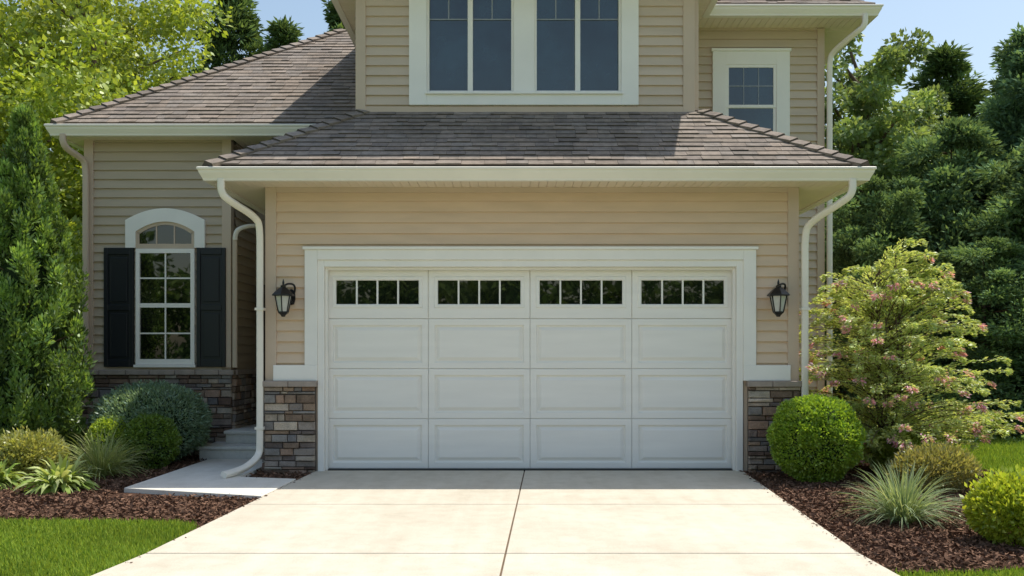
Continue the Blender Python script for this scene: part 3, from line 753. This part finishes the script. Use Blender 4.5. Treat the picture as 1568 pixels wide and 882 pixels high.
def blades(name,loc,n,Lr,W,spread,droop,base,alt,seg=6,upmin=.2,r0=.05):
    Q=[];Cc=[]
    az=rng.random(n)*6.283; el=rng.uniform(upmin,1.5,n); L=rng.uniform(*Lr,n)
    p=np.stack([np.cos(az)*r0*rng.random(n),np.sin(az)*r0*rng.random(n),np.zeros(n)],1)
    d=np.stack([np.cos(az)*np.cos(el)*spread,np.sin(az)*np.cos(el)*spread,np.sin(el)],1); d=unit(d)
    side=np.stack([-np.sin(az),np.cos(az),np.zeros(n)],1)+rng.normal(size=(n,3))*.3; side=unit(side)
    c=colr(n,base,alt,None,.3,.2)
    for s in range(seg):
        f0=s/seg; f1=(s+1)/seg
        wf=lambda f: W*(math.sin(math.pi*min(1,.12+f*.88))**.7)
        q=p+d*(L/seg)[:,None]
        q[:,2]=np.maximum(q[:,2],.005)
        Q.append(np.stack([p-side*wf(f0)/2,p+side*wf(f0)/2,q+side*wf(f1)/2,q-side*wf(f1)/2],1)); Cc.append(c)
        p=q; d=unit(d+np.array([0,0,-droop/seg])*(1+f1)+rng.normal(size=d.shape)*.03)
    return quads_obj(name,np.concatenate(Q)+np.array(loc),np.concatenate(Cc),M_BLADE)
blades('ornamental_grass',(3.24,-3.30,-.03),620,(.32,.62),.008,1.0,.9,(.22,.32,.16),(.42,.48,.30),6,.5,.10)
blades('ornamental_grass',(-4.70,-.40,-.03),620,(.38,.68),.010,1.0,1.0,(.30,.38,.13),(.52,.54,.28),6,.5,.12)
blades('hosta_plant',(-4.66,-1.45,-.03),300,(.24,.44),.055,1.0,1.4,(.30,.42,.10),(.58,.62,.32),5,.4,.12)
blades('hosta_plant',(-5.45,-1.2,-.03),160,(.24,.38),.050,1.0,1.6,(.26,.38,.08),(.42,.48,.20),5,.35,.08)
blades('daylily_plant',(4.9,-.5,-.03),160,(.3,.5),.012,1.0,1.5,(.18,.26,.06),(.3,.36,.1),6,.4,.08)

# flowering tree: several stems, long feathery side branches with pink tips
E=empty('flowering_tree',(4.52,.20,-.03))
t=MB(); Pl=[];Dl=[];Cl=[];Ll=[]
stems=[]
for k in range(9):
    az=k*.7+rng.random()*.4; r=rng.uniform(.12,.42); top=rng.uniform(1.7,2.65)
    p=chaikin([(0,0,0),(r*.3*math.cos(az),r*.3*math.sin(az),.5),(r*.8*math.cos(az),r*.8*math.sin(az),top*.6),(r*.5*math.cos(az),r*.5*math.sin(az),top)],3)
    stems.append(p); t.tube(p,list(np.linspace(.028,.006,len(p))),6)
def R_(z): return np.interp(z,[.2,.5,.9,1.5,2.0,2.5,2.95],[.90,1.18,1.15,.98,.78,.48,.12])
NBR=360
for b in range(NBR):
    s=stems[rng.integers(9)]; f=rng.uniform(.08,1.0); a=s[min(len(s)-1,int(f*(len(s)-1)))]
    az=rng.random()*6.283; zt_=a.z+rng.uniform(-.05,.38); rr=R_(max(.2,min(2.95,zt_)))*(1.10-.5*rng.random()**1.3)
    tip=Vector((rr*math.cos(az),rr*math.sin(az),max(.25,min(2.9,zt_+.12))))
    mid=(a+tip)/2+Vector((0,0,.10))
    p=chaikin([a,mid,tip,tip+(tip-mid)*.22+Vector((0,0,-.05))],3); t.tube(p,list(np.linspace(.007,.002,len(p))),4,cap=False)
    pa=np.array([list(q) for q in p]); m=170
    u=rng.uniform(.12,1.0,m); ii=u*(len(pa)-1); i0=np.minimum(ii.astype(int),len(pa)-2); fr=(ii-i0)[:,None]
    base=pa[i0]*(1-fr)+pa[i0+1]*fr; tan=unit(pa[i0+1]-pa[i0])
    side=unit(np.cross(tan,np.tile([0,0,1.],(m,1)))); sg=rng.choice([-1,1],m)[:,None]
    wid=(.085*(1-u)**.6+.010)[:,None]
    off=side*sg*wid*rng.random((m,1))+np.array([0,0,1])*rng.normal(size=(m,1))*.016+tan*wid*.5
    Pl.append(base+off); Dl.append(tan*1.0+side*sg*.7+rng.normal(size=(m,3))*.25)
    c=colr(m,(.42,.54,.15),(.66,.70,.32),None,.2,.2)*rng.uniform(.8,1.12)
    if rng.random()<.40:
        pk=(u>.72)&(rng.random(m)<.65); c[pk]=colr(int(pk.sum()),(.82,.36,.58),(.90,.60,.68),None,0,.12)
    Cl.append(c); Ll.append(rng.uniform(.6,1.2,m)*.058)
P=np.concatenate(Pl);D=np.concatenate(Dl);L=np.concatenate(Ll)
quads_obj('leaves',leafq(P,D,L,L*.38),np.concatenate(Cl).clip(0,.92),M_LEAF,E); t.obj('stems',M_BARK,E)

def scatter(x0,x1,y0,y1,dens):
    n=int((x1-x0)*(y1-y0)*dens); return rng.uniform(x0,x1,n),rng.uniform(y0,y1,n)
PX=[];PY=[];LS=[]
for a_,L_ in(((-6.5,-2.3,-6.8,-2.9,6500),.055),((2.2,6.5,-6.5,-3.5,4500),.05),((4.8,10.5,-3.5,7,1500),.07),((-14,-6,-3,6,300),.08)):
    X,Y=scatter(*a_[:4],a_[4]); k=~(inpoly(X,Y,bedL)|inpoly(X,Y,bedR))
    dlv=np.array([dl(y)-.03 for y in Y]); drv=np.array([dr(y)+.03 for y in Y]); k&=~((X>dlv)&(X<drv))
    k&=~((X>-6.2)&(X<4.9)&(Y>-.2))
    PX.append(X[k]);PY.append(Y[k]);LS.append(np.full(k.sum(),L_))
X=np.concatenate(PX);Y=np.concatenate(PY);Ls=np.concatenate(LS)
P=np.stack([X,Y,np.full(len(X),-.062)],1); D=np.stack([rng.normal(size=len(X))*.35,rng.normal(size=len(X))*.35,np.ones(len(X))],1)
Ls=Ls*rng.uniform(.7,1.3,len(X))
patch=1+.14*np.sin(X*2.1+Y*1.3)*np.sin(Y*2.7-X*.8)
quads_obj('lawn_grass',leafq(P,D,Ls,Ls*.16),colr(len(X),(.21,.34,.05),(.37,.47,.08),None,.3,.25)*patch[:,None],M_BLADE)
PX=[];PY=[]
for a_,pl in(((-7.5,-2.3,-4.0,2,2600),bedL),((2.3,5.8,-5.2,2,3600),bedR)):
    X,Y=scatter(*a_[:4],a_[4]); k=inpoly(X,Y,pl); PX.append(X[k]);PY.append(Y[k])
ne=170; Ye=rng.uniform(-5,-.1,ne); Xe=np.where(rng.random(ne)<.6,np.array([dr(y) for y in Ye])-np.abs(rng.normal(size=ne))*.035,np.array([dl(y) for y in Ye])+np.abs(rng.normal(size=ne))*.03)
X=np.concatenate(PX);Y=np.concatenate(PY)
k=~((X>-4.0)&(X<-3.0)&(Y>-1.5)&(Y<1.2)); k&=~((X>-4.0)&(X<-2.4)&(Y>-1.9)&(Y<-.75)); X=X[k];Y=Y[k]
Z=rng.uniform(-.035,.0,len(X)); X=np.concatenate([X,Xe]);Y=np.concatenate([Y,Ye]);Z=np.concatenate([Z,np.full(ne,.006)])
P=np.stack([X,Y,Z],1); D=rng.normal(size=(len(X),3))*np.array([1,1,.35]); D[-ne:,2]*=.1
Ls=rng.uniform(.02,.06,len(X)); Ls[-ne:]*=.5
quads_obj('mulch_chips',leafq(P,D,Ls,Ls*.4,.02),colr(len(X),(.10,.052,.032),(.25,.145,.095),None,.3,.35),M_CHIP)

# ------------------------------------------------------------ light / camera
sd_=Vector((.38,.26,1.0)).normalized(); el=math.asin(sd_.z); az=math.atan2(sd_.x,sd_.y)
w=bpy.data.worlds.new('World'); scene.world=w; w.use_nodes=True; nt=w.node_tree; nt.nodes.clear()
o=nt.nodes.new('ShaderNodeOutputWorld'); b=nt.nodes.new('ShaderNodeBackground'); s=nt.nodes.new('ShaderNodeTexSky')
s.sky_type='NISHITA'; s.sun_disc=False; s.sun_elevation=el; s.sun_rotation=az; s.air_density=1.5; s.dust_density=1.8; s.ozone_density=1.0
b.inputs[1].default_value=.15
nt.links.new(s.outputs[0],b.inputs[0]); nt.links.new(b.outputs[0],o.inputs[0])
L=bpy.data.lights.new('sun','SUN'); L.energy=5.0; L.angle=math.radians(.5); L.color=(1,.95,.86)
lo=bpy.data.objects.new('sun',L); COL.objects.link(lo); lo.rotation_euler=(-sd_).to_track_quat('-Z','Y').to_euler(); lo.location=(10,10,30)
cam=bpy.data.cameras.new('camera'); co=bpy.data.objects.new('camera',cam); COL.objects.link(co)
co.location=(0,-11,1.364); co.rotation_euler=(math.radians(90),0,0)
cam.sensor_width=36; cam.lens=36*1419/1568; cam.shift_y=104/1568; cam.clip_end=2000; cam.clip_start=.05
scene.camera=co
scene.view_settings.view_transform='Standard'; scene.view_settings.look='None'; scene.view_settings.exposure=0
